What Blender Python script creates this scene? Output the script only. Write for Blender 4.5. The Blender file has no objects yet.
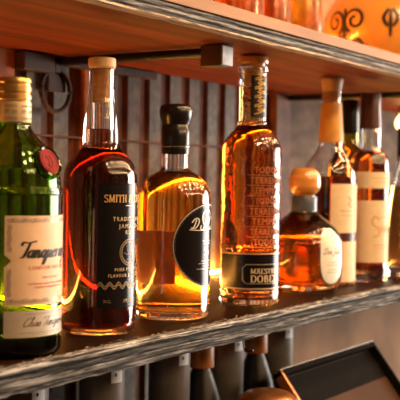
import bpy, bmesh, math, random
from mathutils import Vector, Matrix, noise
random.seed(7)
PI = math.pi
SC = bpy.context.scene
COL = SC.collection
SH = 1.2                       # height of the lower shelf's top above the floor

# ------------------------------------------------------------------ materials
def newmat(name):
    m = bpy.data.materials.new(name); m.use_nodes = True
    nt = m.node_tree; nt.nodes.clear()
    return m, nt, nt.nodes.new('ShaderNodeOutputMaterial')

def N(nt, t, **kw):
    n = nt.nodes.new(t)
    for k, v in kw.items():
        if k in n.inputs: n.inputs[k].default_value = v
        else: setattr(n, k, v)
    return n

def c4(c): return (c[0], c[1], c[2], 1)

def pbr(name, col, rough=.5, metal=0., noise_amt=.12, scale=60, bump=0., coat=0., stretch=(1, 1, 1), col2=None, emis=None, estr=0, spec=.5):
    """Principled surface whose colour wanders between two tones by object-space noise."""
    m, nt, out = newmat(name)
    b = N(nt, 'ShaderNodeBsdfPrincipled', Roughness=rough, Metallic=metal)
    b.inputs['Coat Weight'].default_value = coat
    b.inputs['Specular IOR Level'].default_value = spec
    tc = N(nt, 'ShaderNodeTexCoord'); mp = N(nt, 'ShaderNodeMapping'); mp.inputs['Scale'].default_value = stretch
    nz = N(nt, 'ShaderNodeTexNoise', Scale=scale, Detail=6.)
    nt.links.new(tc.outputs['Object'], mp.inputs[0]); nt.links.new(mp.outputs[0], nz.inputs['Vector'])
    rp = N(nt, 'ShaderNodeValToRGB')
    a = col; d = col2 or tuple(max(0, x * (1 - 2 * noise_amt)) for x in col)
    rp.color_ramp.elements[0].position = .35; rp.color_ramp.elements[1].position = .65
    rp.color_ramp.elements[0].color = c4(d); rp.color_ramp.elements[1].color = c4(a)
    nt.links.new(nz.outputs['Fac'], rp.inputs[0]); nt.links.new(rp.outputs[0], b.inputs['Base Color'])
    if bump:
        bp = N(nt, 'ShaderNodeBump', Strength=bump, Distance=.002)
        nt.links.new(nz.outputs['Fac'], bp.inputs['Height']); nt.links.new(bp.outputs[0], b.inputs['Normal'])
    if emis:
        b.inputs['Emission Color'].default_value = c4(emis); b.inputs['Emission Strength'].default_value = estr
    nt.links.new(b.outputs[0], out.inputs[0])
    return m

def glass(name, col=(1, 1, 1), ior=1.5, rough=0., trans=None, dist=.05, bump=0, bscale=80):
    """Clear glass / liquid; 'trans' is the colour left after 'dist' metres of it."""
    m, nt, out = newmat(name)
    b = N(nt, 'ShaderNodeBsdfPrincipled', Roughness=rough, IOR=ior)
    b.inputs['Base Color'].default_value = c4(col); b.inputs['Transmission Weight'].default_value = 1
    if bump:
        tc = N(nt, 'ShaderNodeTexCoord'); nz = N(nt, 'ShaderNodeTexNoise', Scale=bscale, Detail=1.)
        nt.links.new(tc.outputs['Object'], nz.inputs['Vector'])
        bp = N(nt, 'ShaderNodeBump', Strength=bump, Distance=.003)
        nt.links.new(nz.outputs['Fac'], bp.inputs['Height']); nt.links.new(bp.outputs[0], b.inputs['Normal'])
    nt.links.new(b.outputs[0], out.inputs[0])
    if trans:
        s = [-math.log(max(t, 1e-4)) / dist for t in trans]; D = max(s) * 1.02
        v = N(nt, 'ShaderNodeVolumeAbsorption', Density=D)
        v.inputs['Color'].default_value = c4([1 - x / D for x in s])
        nt.links.new(v.outputs[0], out.inputs['Volume'])
    return m

def emit(name, col, s):
    m, nt, out = newmat(name)
    e = N(nt, 'ShaderNodeEmission', Strength=s); e.inputs[0].default_value = c4(col)
    nt.links.new(e.outputs[0], out.inputs[0]); return m

def weathered(name, strata, fibre=(14, 400, 400), lo=.46, hi=.60):
    """Grey splintery ply edge: fibres that run along the board, over its glued layers (height, colour)."""
    m, nt, out = newmat(name)
    b = N(nt, 'ShaderNodeBsdfPrincipled', Roughness=.8); b.inputs['Specular IOR Level'].default_value = .3
    tc = N(nt, 'ShaderNodeTexCoord')
    mp = N(nt, 'ShaderNodeMapping'); mp.inputs['Scale'].default_value = fibre
    nz = N(nt, 'ShaderNodeTexNoise', Scale=1., Detail=6., Roughness=.6)
    nt.links.new(tc.outputs['Object'], mp.inputs[0]); nt.links.new(mp.outputs[0], nz.inputs['Vector'])
    rp = N(nt, 'ShaderNodeValToRGB'); e = rp.color_ramp.elements
    e[0].position = lo; e[0].color = (.06, .05, .045, 1); e[1].position = hi; e[1].color = (1, 1, 1, 1)
    nt.links.new(nz.outputs['Fac'], rp.inputs[0])
    # layers, wandering a little along the board
    sp = N(nt, 'ShaderNodeSeparateXYZ'); nt.links.new(tc.outputs['Object'], sp.inputs[0])
    m3 = N(nt, 'ShaderNodeMapping'); m3.inputs['Scale'].default_value = (28, 60, 60)
    n3 = N(nt, 'ShaderNodeTexNoise', Scale=1., Detail=3.)
    nt.links.new(tc.outputs['Object'], m3.inputs[0]); nt.links.new(m3.outputs[0], n3.inputs['Vector'])
    ad = N(nt, 'ShaderNodeMath', operation='MULTIPLY_ADD'); ad.inputs[1].default_value = .0045
    nt.links.new(n3.outputs['Fac'], ad.inputs[0]); nt.links.new(sp.outputs['Z'], ad.inputs[2])
    z0, z1 = strata[0][0], strata[-1][0]
    mr = N(nt, 'ShaderNodeMapRange'); mr.inputs['From Min'].default_value = z0 + .00225; mr.inputs['From Max'].default_value = z1 + .00225
    nt.links.new(ad.outputs[0], mr.inputs['Value'])
    r2 = N(nt, 'ShaderNodeValToRGB'); el = r2.color_ramp.elements
    el[0].position = 0; el[0].color = c4(strata[0][1]); el[1].position = 1; el[1].color = c4(strata[-1][1])
    for z, c in strata[1:-1]: k = el.new((z - z0) / (z1 - z0)); k.color = c4(c)
    nt.links.new(mr.outputs[0], r2.inputs[0])
    mx = N(nt, 'ShaderNodeMix', data_type='RGBA', blend_type='MULTIPLY'); mx.inputs[0].default_value = 1
    nt.links.new(r2.outputs[0], mx.inputs['A']); nt.links.new(rp.outputs[0], mx.inputs['B'])
    nt.links.new(mx.outputs['Result'], b.inputs['Base Color'])
    bp = N(nt, 'ShaderNodeBump', Strength=.9, Distance=.002)
    nt.links.new(nz.outputs['Fac'], bp.inputs['Height']); nt.links.new(bp.outputs[0], b.inputs['Normal'])
    nt.links.new(b.outputs[0], out.inputs[0]); return m

def wood(name, a, d, rough=.4, coat=0., s=(3, 45, 45), bump=.25, knots=True, spec=.4):
    m, nt, out = newmat(name)
    b = N(nt, 'ShaderNodeBsdfPrincipled', Roughness=rough); b.inputs['Coat Weight'].default_value = coat; b.inputs['Specular IOR Level'].default_value = spec
    tc = N(nt, 'ShaderNodeTexCoord'); mp = N(nt, 'ShaderNodeMapping'); mp.inputs['Scale'].default_value = s
    nz = N(nt, 'ShaderNodeTexNoise', Scale=1., Detail=7., Roughness=.6, Distortion=.6)
    nt.links.new(tc.outputs['Object'], mp.inputs[0]); nt.links.new(mp.outputs[0], nz.inputs['Vector'])
    rp = N(nt, 'ShaderNodeValToRGB'); e = rp.color_ramp.elements
    e[0].position = .3; e[0].color = c4(d); e[1].position = .68; e[1].color = c4(a)
    nt.links.new(nz.outputs['Fac'], rp.inputs[0]); src = rp.outputs[0]
    if knots:
        m2 = N(nt, 'ShaderNodeMapping'); m2.inputs['Scale'].default_value = (9, 22, 22)
        n2 = N(nt, 'ShaderNodeTexNoise', Scale=1., Detail=2.)
        nt.links.new(tc.outputs['Object'], m2.inputs[0]); nt.links.new(m2.outputs[0], n2.inputs['Vector'])
        r2 = N(nt, 'ShaderNodeValToRGB'); r2.color_ramp.elements[0].position = .69; r2.color_ramp.elements[1].position = .74
        mx = N(nt, 'ShaderNodeMix', data_type='RGBA'); mx.inputs['B'].default_value = c4([x * .12 for x in d])
        nt.links.new(n2.outputs['Fac'], r2.inputs[0]); nt.links.new(r2.outputs[0], mx.inputs[0]); nt.links.new(src, mx.inputs['A'])
        src = mx.outputs['Result']
    nt.links.new(src, b.inputs['Base Color'])
    bp = N(nt, 'ShaderNodeBump', Strength=bump, Distance=.001)
    nt.links.new(nz.outputs['Fac'], bp.inputs['Height']); nt.links.new(bp.outputs[0], b.inputs['Normal'])
    nt.links.new(b.outputs[0], out.inputs[0]); return m

M = {}
G1, G2, G3, DK = (.30, .305, .33), (.11, .112, .12), (.70, .70, .72), (.008, .008, .008)
M['edge'] = weathered('weathered_ply_edge', [(-.0264, G2), (-.022, G1), (-.0185, G2), (-.0165, G1), (-.0145, G3), (-.0125, DK), (-.0105, G2), (-.006, DK), (-.0045, G1), (-.001, G3), (0, G3)])
M['edge_upper'] = weathered('layered_ply_edge', [(0, (.62, .48, .35)), (.0028, (.55, .42, .32)), (.0042, DK), (.0058, G2), (.010, G1), (.012, G2), (.0135, DK), (.015, (.20, .20, .22)), (.018, (.12, .12, .13))], lo=.34, hi=.56)
M['splinter'] = pbr('splintered_wood', (.30, .22, .16), .8, 0, .3, 200)
M['shelf_top'] = wood('dark_stained_shelf_top', (.028, .010, .005), (.010, .004, .0025), rough=.42, coat=.0, spec=.04)
M['underside'] = wood('orange_stained_underside', (.27, .050, .005), (.075, .010, .0015), rough=.55, coat=.0, spec=.12, s=(2.5, 38, 38))
M['tan_wood'] = wood('tan_pine', (.34, .16, .05), (.20, .085, .025), rough=.6, s=(5, 70, 70), knots=False)
M['black_iron'] = pbr('black_iron', (.02, .016, .014), .35, .6)
M['iron_daylit'] = pbr('daylit_grey_iron', (.42, .40, .38), .5, .3, .2)  # paler iron tone with the daylight on the bracket blocks painted in
M['rust_iron'] = pbr('brown_iron', (.075, .022, .007), .65, .0, .25, 30)
M['gold'] = pbr('gold_foil', (.80, .50, .16), .28, .9, .04)
M['gold_cream'] = pbr('cream_gold_foil', (.80, .60, .36), .42, .35, .04)
M['gold_ink'] = pbr('gold_ink', (.72, .42, .16), .4, .3, .03)
M['white_ink'] = pbr('silver_ink', (.75, .70, .66), .4, .3, .03)
M['wave_ink'] = pbr('dull_gold_ink', (.34, .25, .15), .4, .4, .05)
M['grey_ink'] = pbr('grey_ink', (.22, .20, .20), .5, 0, .03)
M['black_ink'] = pbr('black_ink', (.012, .010, .010), .5, 0, .02)
M['red_ink'] = pbr('red_ink', (.50, .045, .035), .5, 0, .02)
M['silver_orn'] = pbr('silver_ornament', (.50, .44, .38), .35, .5, .1)
M['pink_paper'] = pbr('peach_paper', (.86, .60, .42), .55, 0, .04, 90)
M['cream_paper'] = pbr('cream_paper', (.78, .60, .40), .55, 0, .04, 90)
M['grey_paper'] = pbr('pearl_paper', (.60, .53, .46), .40, .15, .06, 90)
M['white_paper'] = pbr('white_paper', (.86, .83, .78), .5, 0, .03, 90)
M['tan_paper'] = pbr('tan_paper', (.62, .38, .20), .6, 0, .05, 60)
m_, nt_, o_ = newmat('thin_label_paper'); d_ = N(nt_, 'ShaderNodeBsdfDiffuse'); d_.inputs[0].default_value = (.72, .55, .36, 1)
t_ = N(nt_, 'ShaderNodeBsdfTranslucent'); t_.inputs[0].default_value = (.72, .52, .32, 1); x_ = N(nt_, 'ShaderNodeMixShader'); x_.inputs[0].default_value = .4
nt_.links.new(d_.outputs[0], x_.inputs[1]); nt_.links.new(t_.outputs[0], x_.inputs[2]); nt_.links.new(x_.outputs[0], o_.inputs[0]); M['thin_paper'] = m_
M['black_paper'] = pbr('black_paper', (.008, .007, .008), .2, 0, .05, 90, spec=.45)
M['black_plastic'] = pbr('black_stopper', (.010, .008, .008), .22, 0, .05)
M['cork'] = pbr('cork_wood', (.75, .36, .12), .5, 0, .18, 60, stretch=(1, 1, 4))
M['pale_wood'] = pbr('pale_stopper_wood', (.78, .50, .26), .5, 0, .08, 40, stretch=(1, 1, 5))
M['ball_wood'] = pbr('amber_stopper_wood', (.80, .33, .08), .14, 0, .15, 30, coat=1., stretch=(1, 1, 6))
M['maroon'] = pbr('maroon_capsule', (.075, .022, .018), .32, .1, .08)
M['orange_cap'] = pbr('orange_capsule', (.80, .38, .07), .4, .1, .08, 60)
M['blue_collar'] = pbr('slate_collar', (.10, .12, .15), .35, .4, .1)
M['red_wax'] = pbr('red_wax', (.24, .0025, .006), .5, 0, .1, 120, bump=.2, spec=.12)
M['clear_glass'] = glass('clear_glass')
M['frost'] = glass('embossed_glass', (.70, .33, .18), 1.5, .3)
M['frost'].node_tree.nodes['Principled BSDF'].inputs['Transmission Weight'].default_value = .6
M['wavy_glass'] = glass('moulded_clear_glass', bump=.35, bscale=70)
M['green_glass'] = glass('green_glass', (.60, .76, .32), trans=(.34, .56, .05), dist=.006)
M['gin'] = glass('clear_spirit', (.97, 1, .90), 1.36, trans=(.90, .88, .40), dist=.08)
M['dark_rum'] = glass('dark_rum', (1, 1, 1), 1.36, trans=(.10, .005, .0005), dist=.06)
M['gold_tequila'] = glass('golden_spirit', (1, 1, 1), 1.36, rough=.09, trans=(.93, .53, .08), dist=.06)
M['amber'] = glass('amber_spirit', (1, 1, 1), 1.36, trans=(.80, .25, .02), dist=.06)
M['decanter'] = glass('honey_spirit', (1, 1, 1), 1.36, rough=.03, trans=(.62, .36, .025), dist=.06)
M['whiskey'] = glass('red_amber_whiskey', (1, 1, 1), 1.36, trans=(.78, .22, .025), dist=.045)
M['brown_whiskey'] = glass('brown_whiskey', (1, 1, 1), 1.36, trans=(.55, .16, .03), dist=.045)
M['olive_glass'] = glass('olive_glass', (.7, .65, .25), trans=(.6, .5, .1), dist=.01)
M['grey_metal'] = pbr('grey_galvanised_steel', (.31, .265, .21), .65, .0, .22, 55, bump=.3)
M['rust'] = pbr('rust_brown', (.27, .085, .03), .7, .0, .3, 30, bump=.3)
M['rust_orange'] = pbr('rust_orange', (.85, .24, .045), .7, 0, .25, 30)
M['plaster'] = pbr('mottled_tan_plaster', (.34, .19, .10), .85, 0, .2, 7, bump=.3, col2=(.20, .11, .06))
M['panel'] = pbr('stained_grey_board', (.23, .15, .085), .8, 0, .2, 14, bump=.3, col2=(.095, .055, .03), stretch=(1, 1, 2.2))
M['dark_wall'] = pbr('brown_wall_paint', (.09, .05, .03), .8, 0, .2, 6)
M['floor'] = wood('floor_boards', (.08, .045, .025), (.04, .02, .01), .5)
M['grey_ceramic'] = pbr('smoky_grey_ceramic', (.22, .20, .185), .35, 0, .2, 20)
M['tag_white'] = pbr('cream_tag_paper', (.95, .92, .85), .6, 0, .03)
M['dark_glass'] = pbr('opaque_dark_bottle_glass', (.018, .012, .009), .4, 0, .1)
M['amber_seal'] = pbr('amber_label', (.62, .20, .035), .4, 0, .2)
M['copper'] = pbr('copper', (.62, .24, .09), .3, .8, .1)
M['tray_floor'] = pbr('brown_tray_enamel', (.075, .036, .018), .8, .0, .15, 8, spec=.1)
M['matte_black'] = pbr('matte_black', (.010, .008, .007), .8, 0, .1, spec=.02)
M['steel'] = pbr('brushed_steel', (.55, .50, .46), .25, .9, .08)
M['pot'] = pbr('orange_glaze', (.66, .28, .045), .25, 0, .08, 12, coat=.6)
M['pot_ink'] = pbr('dark_glaze', (.035, .016, .008), .3, 0, .05)
M['led_upper'] = emit('upper_light_strip_glow', (1, .36, .04), 300)
M['led'] = emit('light_strip_glow', (1, .40, .06), 100)
M['bulb'] = emit('bulb_glow', (1, .55, .18), 9)
M['tubby'] = glass('orange_spirit', (1, 1, 1), 1.36, rough=.15, trans=(.93, .42, .05), dist=.05)
M['yellow_liq'] = glass('yellow_liqueur', (1, 1, 1), 1.36, rough=.15, trans=(.97, .68, .08), dist=.05)

# ------------------------------------------------------------------ helpers
def link(o, parent=None):
    COL.objects.link(o)
    if parent: o.parent = parent
    return o

def from_bm(name, bm, mat, parent=None, smooth=35, loc=None):
    me = bpy.data.meshes.new(name)
    bmesh.ops.recalc_face_normals(bm, faces=bm.faces)
    bm.to_mesh(me); bm.free()
    if smooth:
        me.polygons.foreach_set('use_smooth', [True] * len(me.polygons)); me.set_sharp_from_angle(angle=math.radians(smooth))
    for m in (mat if isinstance(mat, (list, tuple)) else [mat]): me.materials.append(m)
    o = bpy.data.objects.new(name, me); link(o, parent)
    if loc: o.location = loc
    return o

def thing(name, label, cat, loc=(0, 0, 0), rz=0, group=None):
    o = bpy.data.objects.new(name, None); o.empty_display_size = .02; link(o)
    o.location = (loc[0], loc[1], loc[2] + SH); o.rotation_euler = (0, 0, rz)
    o['label'] = label; o['category'] = cat
    if group: o['group'] = group
    return o

def struct(o): o['kind'] = 'structure'; return o

def box_bm(x0, x1, y0, y1, z0, z1, bevel=0, bm=None):
    own = bmesh.new()
    bmesh.ops.create_cube(own, size=1)
    for v in own.verts:
        v.co = Vector((x0 + (v.co.x + .5) * (x1 - x0), y0 + (v.co.y + .5) * (y1 - y0), z0 + (v.co.z + .5) * (z1 - z0)))
    if bevel: bmesh.ops.bevel(own, geom=own.edges[:], offset=bevel, segments=2, affect='EDGES', profile=.6)
    if bm is None: return own
    me = bpy.data.meshes.new('tmp'); own.to_mesh(me); own.free(); bm.from_mesh(me); bpy.data.meshes.remove(me)
    return bm

def spline(pts, sub=5):
    """Catmull-Rom through pts; a third item 1 marks a corner."""
    out = []; seg = []
    P = [(p[0], p[1], p[2] if len(p) > 2 else 0) for p in pts]
    segs = []; cur = [P[0]]
    for p in P[1:]:
        cur.append(p)
        if p[2]: segs.append(cur); cur = [p]
    if len(cur) > 1: segs.append(cur)
    for s in segs:
        n = len(s)
        for i in range(n - 1):
            p1, p2 = s[i], s[i + 1]
            p0 = s[i - 1] if i else (2 * p1[0] - p2[0], 2 * p1[1] - p2[1])
            p3 = s[i + 2] if i + 2 < n else (2 * p2[0] - p1[0], 2 * p2[1] - p1[1])
            k = sub if n > 2 else 1
            for j in range(k):
                t = j / k
                q = [.5 * ((2 * p1[a]) + (-p0[a] + p2[a]) * t + (2 * p0[a] - 5 * p1[a] + 4 * p2[a] - p3[a]) * t * t + (-p0[a] + 3 * p1[a] - 3 * p2[a] + p3[a]) * t ** 3) for a in (0, 1)]
                out.append((max(q[0], 0), q[1]))
    out.append((P[-1][0], P[-1][1]))
    return out

def lathe(prof, seg=96, rf=None, closed=False, bm=None):
    bm = bm or bmesh.new(); rings = []
    for (r, z) in prof:
        if r < 1e-6: rings.append([bm.verts.new((0, 0, z))])
        else:
            ring = []
            for k in range(seg):
                a = 2 * PI * k / seg; rr = r * (rf(a, z) if rf else 1)
                ring.append(bm.verts.new((rr * math.cos(a), rr * math.sin(a), z)))
            rings.append(ring)
    pairs = list(zip(rings, rings[1:])) + ([(rings[-1], rings[0])] if closed else [])
    for A, B in pairs:
        if len(A) == 1 and len(B) == 1: continue
        for k in range(seg):
            j = (k + 1) % seg
            if len(A) == 1: bm.faces.new((A[0], B[j], B[k]))
            elif len(B) == 1: bm.faces.new((A[k], A[j], B[0]))
            else: bm.faces.new((A[k], A[j], B[j], B[k]))
    return bm

def interp(prof):
    P = sorted([(z, r) for r, z in prof])
    def R(z):
        if z <= P[0][0]: return P[0][1]
        for (a, ra), (b, rb) in zip(P, P[1:]):
            if z <= b: return ra + (rb - ra) * ((z - a) / (b - a) if b > a else 1)
        return P[-1][1]
    return R

def px(points, s, y0):
    """(radius, row) measured on the photograph -> metres."""
    return [(p[0] / s, (y0 - p[1]) / s) + tuple(p[2:]) for p in points]

def bottle_body(parent, outer, fill, base=.008, wall=.0026, gmat='clear_glass', lmat='amber', rf=None, neck_wall=.003, seg=96, wf=None):
    """Hollow glass (outer wall, lip, inner wall, thick base) and the liquid in it."""
    prof = spline(outer); top = prof[-1][1]; R = interp(prof[1:])
    zs = [z for r, z in prof if z > base + .001]
    zs = sorted(set(round(z, 5) for z in zs))
    inner = [(0, base + .004), (R(base) * .55, base + .0025), (R(base + .001) - wall - .004, base)]
    wl = wf or (lambda z: wall)
    inner += [(max(R(z) - wl(z), .004), z + (.001 if z < base + .004 else 0)) for z in zs if z > base + .002]
    inner[-1] = (inner[-1][0], top)
    full = [(0, prof[0][1] + .002), (prof[1][0] * .5, prof[0][1] + .0015)] + prof[1:] + list(reversed(inner))
    g = from_bm('glass_body', lathe(full, seg, rf), M[gmat], parent, 50)
    e = .0004
    liq = [(r + (e if r > 0 else 0), z - (e if i < 3 else 0)) for i, (r, z) in enumerate(inner) if z < fill]
    rl = max(R(fill) - (wf or (lambda z: wall))(fill), .004) + e
    liq += [(rl, fill), (rl * .9, fill - .0006), (0, fill - .0006)]
    if lmat: from_bm('liquid', lathe(liq, seg), M[lmat], parent, 50)
    return R

# 2-D shapes --------------------------------------------------------------
def poly2d(pts, bm=None):
    bm = bm or bmesh.new()
    f = bm.faces.new([bm.verts.new((x, y, 0)) for x, y in pts])
    bmesh.ops.triangulate(bm, faces=[f]); return bm

def smooth2(pts, sub=4): return spline([(x + 10, y) for x, y in pts], sub)

def stroke(bm, pts, thick, thin, curve=True, pen=None):
    """A pen stroke: vertical runs are 'thick', horizontal runs 'thin'."""
    if curve and len(pts) > 2: pts = [(x - 10, y) for x, y in smooth2(pts)]
    L = []; R_ = []
    for i, p in enumerate(pts):
        a = pts[max(i - 1, 0)]; b = pts[min(i + 1, len(pts) - 1)]
        dx, dy = b[0] - a[0], b[1] - a[1]; d = math.hypot(dx, dy) or 1; dx /= d; dy /= d
        w = (thin + (thick - thin) * abs(dy)) / 2
        if pen: w *= .35 + .65 * math.sin(PI * (i + .5) / len(pts)) ** .5
        L.append(bm.verts.new((p[0] - dy * w, p[1] + dx * w, 0))); R_.append(bm.verts.new((p[0] + dy * w, p[1] - dx * w, 0)))
    for i in range(len(pts) - 1):
        bm.faces.new((L[i], R_[i], R_[i + 1], L[i + 1]))
    return bm

CAPS = {
 'S': (.6, [[(.52, .80), (.40, .97), (.22, .97), (.08, .84), (.12, .64), (.30, .53), (.48, .42), (.54, .22), (.42, .04), (.2, .02), (.07, .2)]], []),
 'M': (.95, [[(.16, 0), (.16, 1)], [(.16, 1), (.47, .1)], [(.47, .1), (.79, 1)], [(.79, 1), (.79, 0)]], [.16, .79]),
 'I': (.34, [[(.17, 0), (.17, 1)]], [.17]),
 'T': (.7, [[(.35, 0), (.35, 1)], [(.03, .97), (.67, .97)], [(.04, .98), (.04, .8)], [(.66, .98), (.66, .8)]], [.35]),
 'H': (.8, [[(.17, 0), (.17, 1)], [(.63, 0), (.63, 1)], [(.17, .52), (.63, .52)]], [.17, .63]),
 'C': (.66, [[(.58, .78), (.45, .97), (.28, .97), (.1, .75), (.08, .4), (.2, .07), (.4, .02), (.58, .2)]], []),
 'R': (.75, [[(.17, 0), (.17, 1)], [(.17, .97), (.42, .96), (.56, .78), (.44, .56), (.17, .52)], [(.36, .52), (.66, .02)]], [.17]),
 'O': (.72, [[(.36, .98), (.14, .84), (.08, .5), (.14, .16), (.36, .02), (.58, .16), (.64, .5), (.58, .84), (.36, .98)]], []),
 '&': (.8, [[(.72, .3), (.5, .04), (.25, .02), (.08, .2), (.16, .45), (.42, .68), (.42, .9), (.28, .98), (.18, .84), (.3, .55), (.7, .02)]], []),
 'A': (.76, [[(.1, 0), (.38, 1)], [(.38, 1), (.66, 0)], [(.2, .35), (.56, .35)]], [.1, .66]),
 'E': (.62, [[(.17, 0), (.17, 1)], [(.17, .97), (.55, .97)], [(.17, .52), (.45, .52)], [(.17, .03), (.57, .03)], [(.55, .98), (.55, .82)], [(.57, 0), (.57, .2)]], [.17]),
 'D': (.75, [[(.17, 0), (.17, 1)], [(.17, .97), (.42, .96), (.62, .76), (.66, .5), (.6, .22), (.42, .04), (.17, .03)]], [.17]),
 'B': (.68, [[(.17, 0), (.17, 1)], [(.17, .97), (.4, .96), (.52, .78), (.4, .56), (.17, .53)], [(.3, .53), (.5, .45), (.58, .28), (.46, .06), (.17, .03)]], [.17]),
 'L': (.6, [[(.17, 0), (.17, 1)], [(.17, .03), (.54, .03)], [(.54, 0), (.54, .22)]], [.17]),
 ' ': (.34, [], []),
}
LOW = {
 'T': (.46, [[(-.12, .74), (-.02, .95), (.3, .92), (.86, 1.02)], [(.44, .94), (.32, .35), (.2, .04), (.02, .02)]]),
 'a': (.5, [[(.38, .4), (.25, .46), (.1, .35), (.05, .15), (.15, .02), (.28, .1), (.38, .4)], [(.42, .46), (.37, .1), (.42, .0), (.54, .12)]]),
 'n': (.46, [[(0, .38), (.07, .45), (.05, 0)], [(.05, .2), (.18, .42), (.29, .42), (.28, .1), (.34, 0), (.47, .12)]]),
 'q': (.52, [[(.38, .4), (.25, .46), (.1, .35), (.05, .15), (.15, .02), (.28, .1), (.38, .4)], [(.42, .46), (.38, -.1), (.34, -.42), (.46, -.28), (.52, .0)]]),
 'u': (.5, [[(0, .36), (.06, .45), (.05, .1), (.13, 0), (.25, .1), (.33, .45)], [(.35, .45), (.33, .08), (.39, 0), (.5, .12)]]),
 'e': (.4, [[(.05, .2), (.25, .28), (.3, .38), (.2, .45), (.08, .33), (.05, .12), (.15, 0), (.4, .12)]]),
 'r': (.36, [[(0, .36), (.07, .45), (.05, 0)], [(.05, .25), (.15, .42), (.3, .42)]]),
 'y': (.5, [[(0, .36), (.06, .45), (.07, .12), (.15, .02), (.27, .12), (.36, .45)], [(.37, .45), (.3, -.15), (.15, -.42), (-.02, -.34)]]),
 'D': (.75, [[(.3, .9), (.24, .3), (.1, .03)], [(-.12, .6), (.1, .95), (.5, .96), (.68, .6), (.5, .15), (.1, .02), (-.08, .14)]]),
 'o': (.4, [[(.25, .45), (.08, .34), (.06, .1), (.18, 0), (.3, .12), (.3, .36), (.2, .45)], [(.28, .4), (.42, .36)]]),
 'J': (.6, [[(.1, .85), (.3, .97), (.6, .95)], [(.42, .95), (.3, .1), (.1, -.3), (-.1, -.1)]]),
 'l': (.26, [[(.02, .2), (.22, .9), (.14, .96), (.06, .3), (.12, 0), (.27, .12)]]),
 'i': (.24, [[(.04, .4), (.05, .08), (.1, 0), (.24, .12)], [(.08, .6), (.1, .64)]]),
 'C': (.62, [[(.55, .8), (.4, .98), (.15, .8), (.03, .4), (.15, .02), (.4, .05), (.62, .2)]]),
 'h': (.46, [[(.02, .2), (.2, .92), (.12, .95), (.04, 0)], [(.05, .22), (.2, .42), (.3, .4), (.29, .08), (.35, 0), (.47, .12)]]),
 's': (.34, [[(.0, .1), (.18, .46), (.24, .2), (.14, 0), (.02, .05)], [(.14, 0), (.35, .12)]]),
 ' ': (.3, []),
}
def serif_text(txt, h, width=None, thick=.17, thin=.07, weight=1, cond=1.):
    bm = bmesh.new(); x = 0
    for ch in txt:
        w, st, ser = CAPS[ch]
        for s in st: stroke(bm, [(x + a * cond, b) for a, b in s], thick * weight, thin * weight, len(s) > 3)
        for sx in ser:
            for yy in (.03, .97):
                if ch == 'T' and yy > .5: continue
                stroke(bm, [(x + sx * cond - .13, yy), (x + sx * cond + .13, yy)], .07, .07, False)
        x += w * cond + .06
    return fit2(bm, x - .06, h, width)

def fit2(bm, w0, h, width):
    sx = (width / w0) if width else h
    for v in bm.verts: v.co.x = (v.co.x - w0 / 2) * sx; v.co.y *= h
    return bm

def script_text(txt, h, width=None, slant=.32, thick=.13, thin=.04):
    bm = bmesh.new(); x = 0
    for ch in txt:
        w, st = LOW[ch]
        for s in st: stroke(bm, [(x + a + b * slant, b) for a, b in s], thick, thin)
        x += w
    return fit2(bm, x, h, width)

def sans_text(txt, h, width=None, spacing=1.1):
    cu = bpy.data.curves.new('t', 'FONT'); cu.body = txt; cu.size = 1; cu.space_character = spacing; cu.resolution_u = 2
    o = bpy.data.objects.new('t', cu); COL.objects.link(o)
    bpy.context.view_layer.update()
    me = bpy.data.meshes.new_from_object(o.evaluated_get(bpy.context.evaluated_depsgraph_get()))
    bpy.data.objects.remove(o); bpy.data.curves.remove(cu)
    bm = bmesh.new(); bm.from_mesh(me); bpy.data.meshes.remove(me)
    xs = [v.co.x for v in bm.verts]; x0, x1 = min(xs), max(xs); cap = .72
    sx = width / (x1 - x0) if width else h / cap
    for v in bm.verts: v.co.x = (v.co.x - (x0 + x1) / 2) * sx; v.co.y *= h / cap
    return bm

def wrap(bm, R, z, off, thick, u0=0., cut=.003, vcut=None, a0=0.):
    """Bend a flat shape onto a body of revolution R(z), facing local -Y turned by a0, and give it thickness."""
    us = [v.co.x for v in bm.verts]; a, b = min(us), max(us)
    n = int((b - a) / cut)
    for k in range(1, n + 1):
        u = a + (b - a) * k / (n + 1)
        bmesh.ops.bisect_plane(bm, geom=bm.verts[:] + bm.edges[:] + bm.faces[:], plane_co=(u, 0, 0), plane_no=(1, 0, 0), dist=1e-7)
    if vcut:
        vs = [v.co.y for v in bm.verts]; a, b = min(vs), max(vs); n = int((b - a) / vcut)
        for k in range(1, n + 1):
            bmesh.ops.bisect_plane(bm, geom=bm.verts[:] + bm.edges[:] + bm.faces[:], plane_co=(0, a + (b - a) * k / (n + 1), 0), plane_no=(0, 1, 0), dist=1e-7)
    if thick:
        r = bmesh.ops.extrude_face_region(bm, geom=bm.faces[:])
        for g in r['geom']:
            if isinstance(g, bmesh.types.BMVert): g.co.z += thick
    Rf = R if callable(R) else (lambda z: R)
    Rc = Rf(z)
    for v in bm.verts:
        u, w, t = v.co.x + u0, v.co.y, v.co.z
        an = u / Rc + a0; rr = Rf(z + w) + off + t
        v.co = Vector((rr * math.sin(an), -rr * math.cos(an), z + w))
    return bm

def join_bm(dst, src):
    me = bpy.data.meshes.new('tmp'); src.to_mesh(me); src.free(); dst.from_mesh(me); bpy.data.meshes.remove(me); return dst

def decal(name, bm, mat, parent, R, z, off=.0005, thick=.00012, u0=0., cut=.003, vcut=None, a0=0.):
    return from_bm(name, wrap(bm, R, z, off, thick, u0, cut, vcut, a0), M[mat], parent, 30)

def shift(bm, dx, dy):
    for v in bm.verts: v.co.x += dx; v.co.y += dy
    return bm

def circle_pts(r, n=64, sx=1, sy=1): return [(r * sx * math.cos(2 * PI * k / n), r * sy * math.sin(2 * PI * k / n)) for k in range(n)]

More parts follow.
